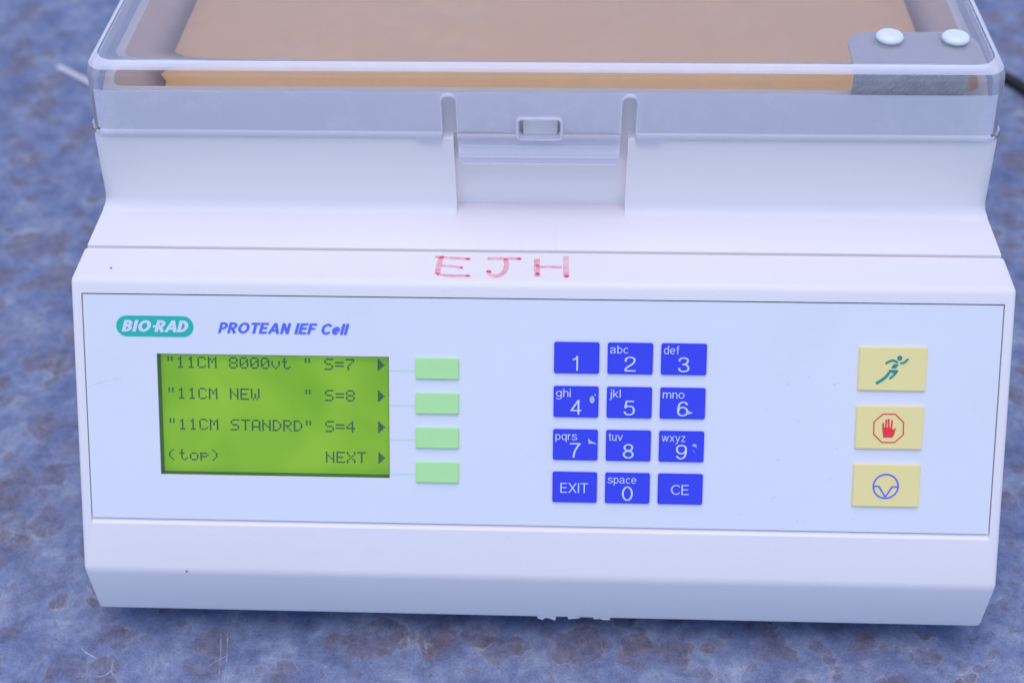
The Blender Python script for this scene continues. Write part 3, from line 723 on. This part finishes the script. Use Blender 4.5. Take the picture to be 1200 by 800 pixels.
for _ in range(38):
    x = random.gauss(.045, .022); z = random.uniform(-.335, -.275); l = random.uniform(.0012, .0055); a = random.uniform(-1.2, .4)
    sc_.append([(x, z), (x + l * math.cos(a), z + l * math.sin(a)), (x + l * math.cos(a) * .8 + .0005, z + l * math.sin(a) * .8 + .0009)])
for x, z in ((.0483, -.2805), (.0342, -.2853), (.0437, -.2735), (.0682, -.2988), (.0622, -.3086), (.0859, -.3219), (.0875, -.3235)):
    sc_.append([(x + .0011 * math.cos(k) * (1.6 if k % 2 else 1), z + .0009 * math.sin(k)) for k in (0, 1.3, 2.6, 3.9, 5.1)])
def foot_y(z): return -.1707 + (slope(TB)[0] + .1707) * (z - ZB) / (slope(TB)[1] - ZB)
bm = bmesh.new()
for q in sc_: bm.faces.new([bm.verts.new(V(x, foot_y(z) - .0003, z)) for x, z in q])
link('scuff', bm_mesh(bm, 'scuff'), 'scuff', dev)

# ---------------------------------------------------------------- scratches in the table
def tscr(pts, wd):
    pl = stroke(spline(pts, 5), wd)
    bm = bmesh.new()
    for q in pl: bm.faces.new([bm.verts.new((x * S, y * S, .00015)) for x, y in q])
    for f in bm.faces:
        f.normal_update()
        if f.normal.z < 0: f.normal_flip()
    link('scratch', bm_mesh(bm, 'scratch'), 'sfaint', table)
tscr([(-.3734, -.1762), (-.3666, -.214), (-.3612, -.2594), (-.358, -.30)], .0009)
tscr([(-.3653, -.176), (-.3599, -.208), (-.3544, -.2592), (-.352, -.30)], .0010)
tscr([(-.3791, -.2213), (-.369, -.2125), (-.3576, -.2044)], .0011)
tscr([(-.5386, -.1973), (-.5270, -.2070), (-.5126, -.2144)], .0014)
tscr([(-.4924, -.215), (-.491, -.2312), (-.4827, -.2402), (-.4709, -.2624), (-.465, -.29)], .0016)
tscr([(-.491, -.226), (-.4960, -.2360), (-.5060, -.2390)], .0014)

# ---------------------------------------------------------------- power cord and the pale straw on the table
def tube(pts, r, name, mat, seg=12, parent=None):
    path = []
    for i in range(len(pts) - 1):
        a, b, c, d = [Vector(pts[max(0, min(len(pts) - 1, i + k))]) for k in (-1, 0, 1, 2)]
        for j in range(8):
            t = j / 8; path.append(.5 * (2 * b + (c - a) * t + (2 * a - 5 * b + 4 * c - d) * t * t + (3 * b - a - 3 * c + d) * t ** 3))
    path.append(Vector(pts[-1])); bm = bmesh.new(); rows = []
    for i, q in enumerate(path):
        tg = (path[min(i + 1, len(path) - 1)] - path[max(i - 1, 0)]).normalized(); sx = tg.cross(Vector((0, 0, 1))).normalized(); up = sx.cross(tg)
        rows.append([bm.verts.new(q + r * (math.cos(2 * math.pi * k / seg) * sx + math.sin(2 * math.pi * k / seg) * up)) for k in range(seg)])
    for a, b in zip(rows, rows[1:]):
        for k in range(seg): bm.faces.new((a[k], a[(k + 1) % seg], b[(k + 1) % seg], b[k]))
    bm.faces.new(rows[0][::-1]); bm.faces.new(rows[-1])
    return link(name, bm_mesh(bm, name), mat, parent, smooth=40)
cr = .0029
cord = tube([(.10, YB * S + .002, .030), (.13, YB * S + .03, .016), (.18, .33, cr), (.225, .322, cr), (.244, .306, cr), (.262, .276, cr), (.30, .235, cr), (.36, .215, cr), (.46, .23, cr)], cr, 'power_cord', 'rubber')
cord['label'] = 'black power cord lying on the table behind the instrument'; cord['category'] = 'cord'
st = tube([(-.2715, .3165, .0012), (-.260, .3085, .0012), (-.247, .2985, .0012), (-.225, .283, .0012)], .0013, 'straw', 'straw', 8)
st['label'] = 'thin pale straw lying on the table beside the clear lid'; st['category'] = 'straw'
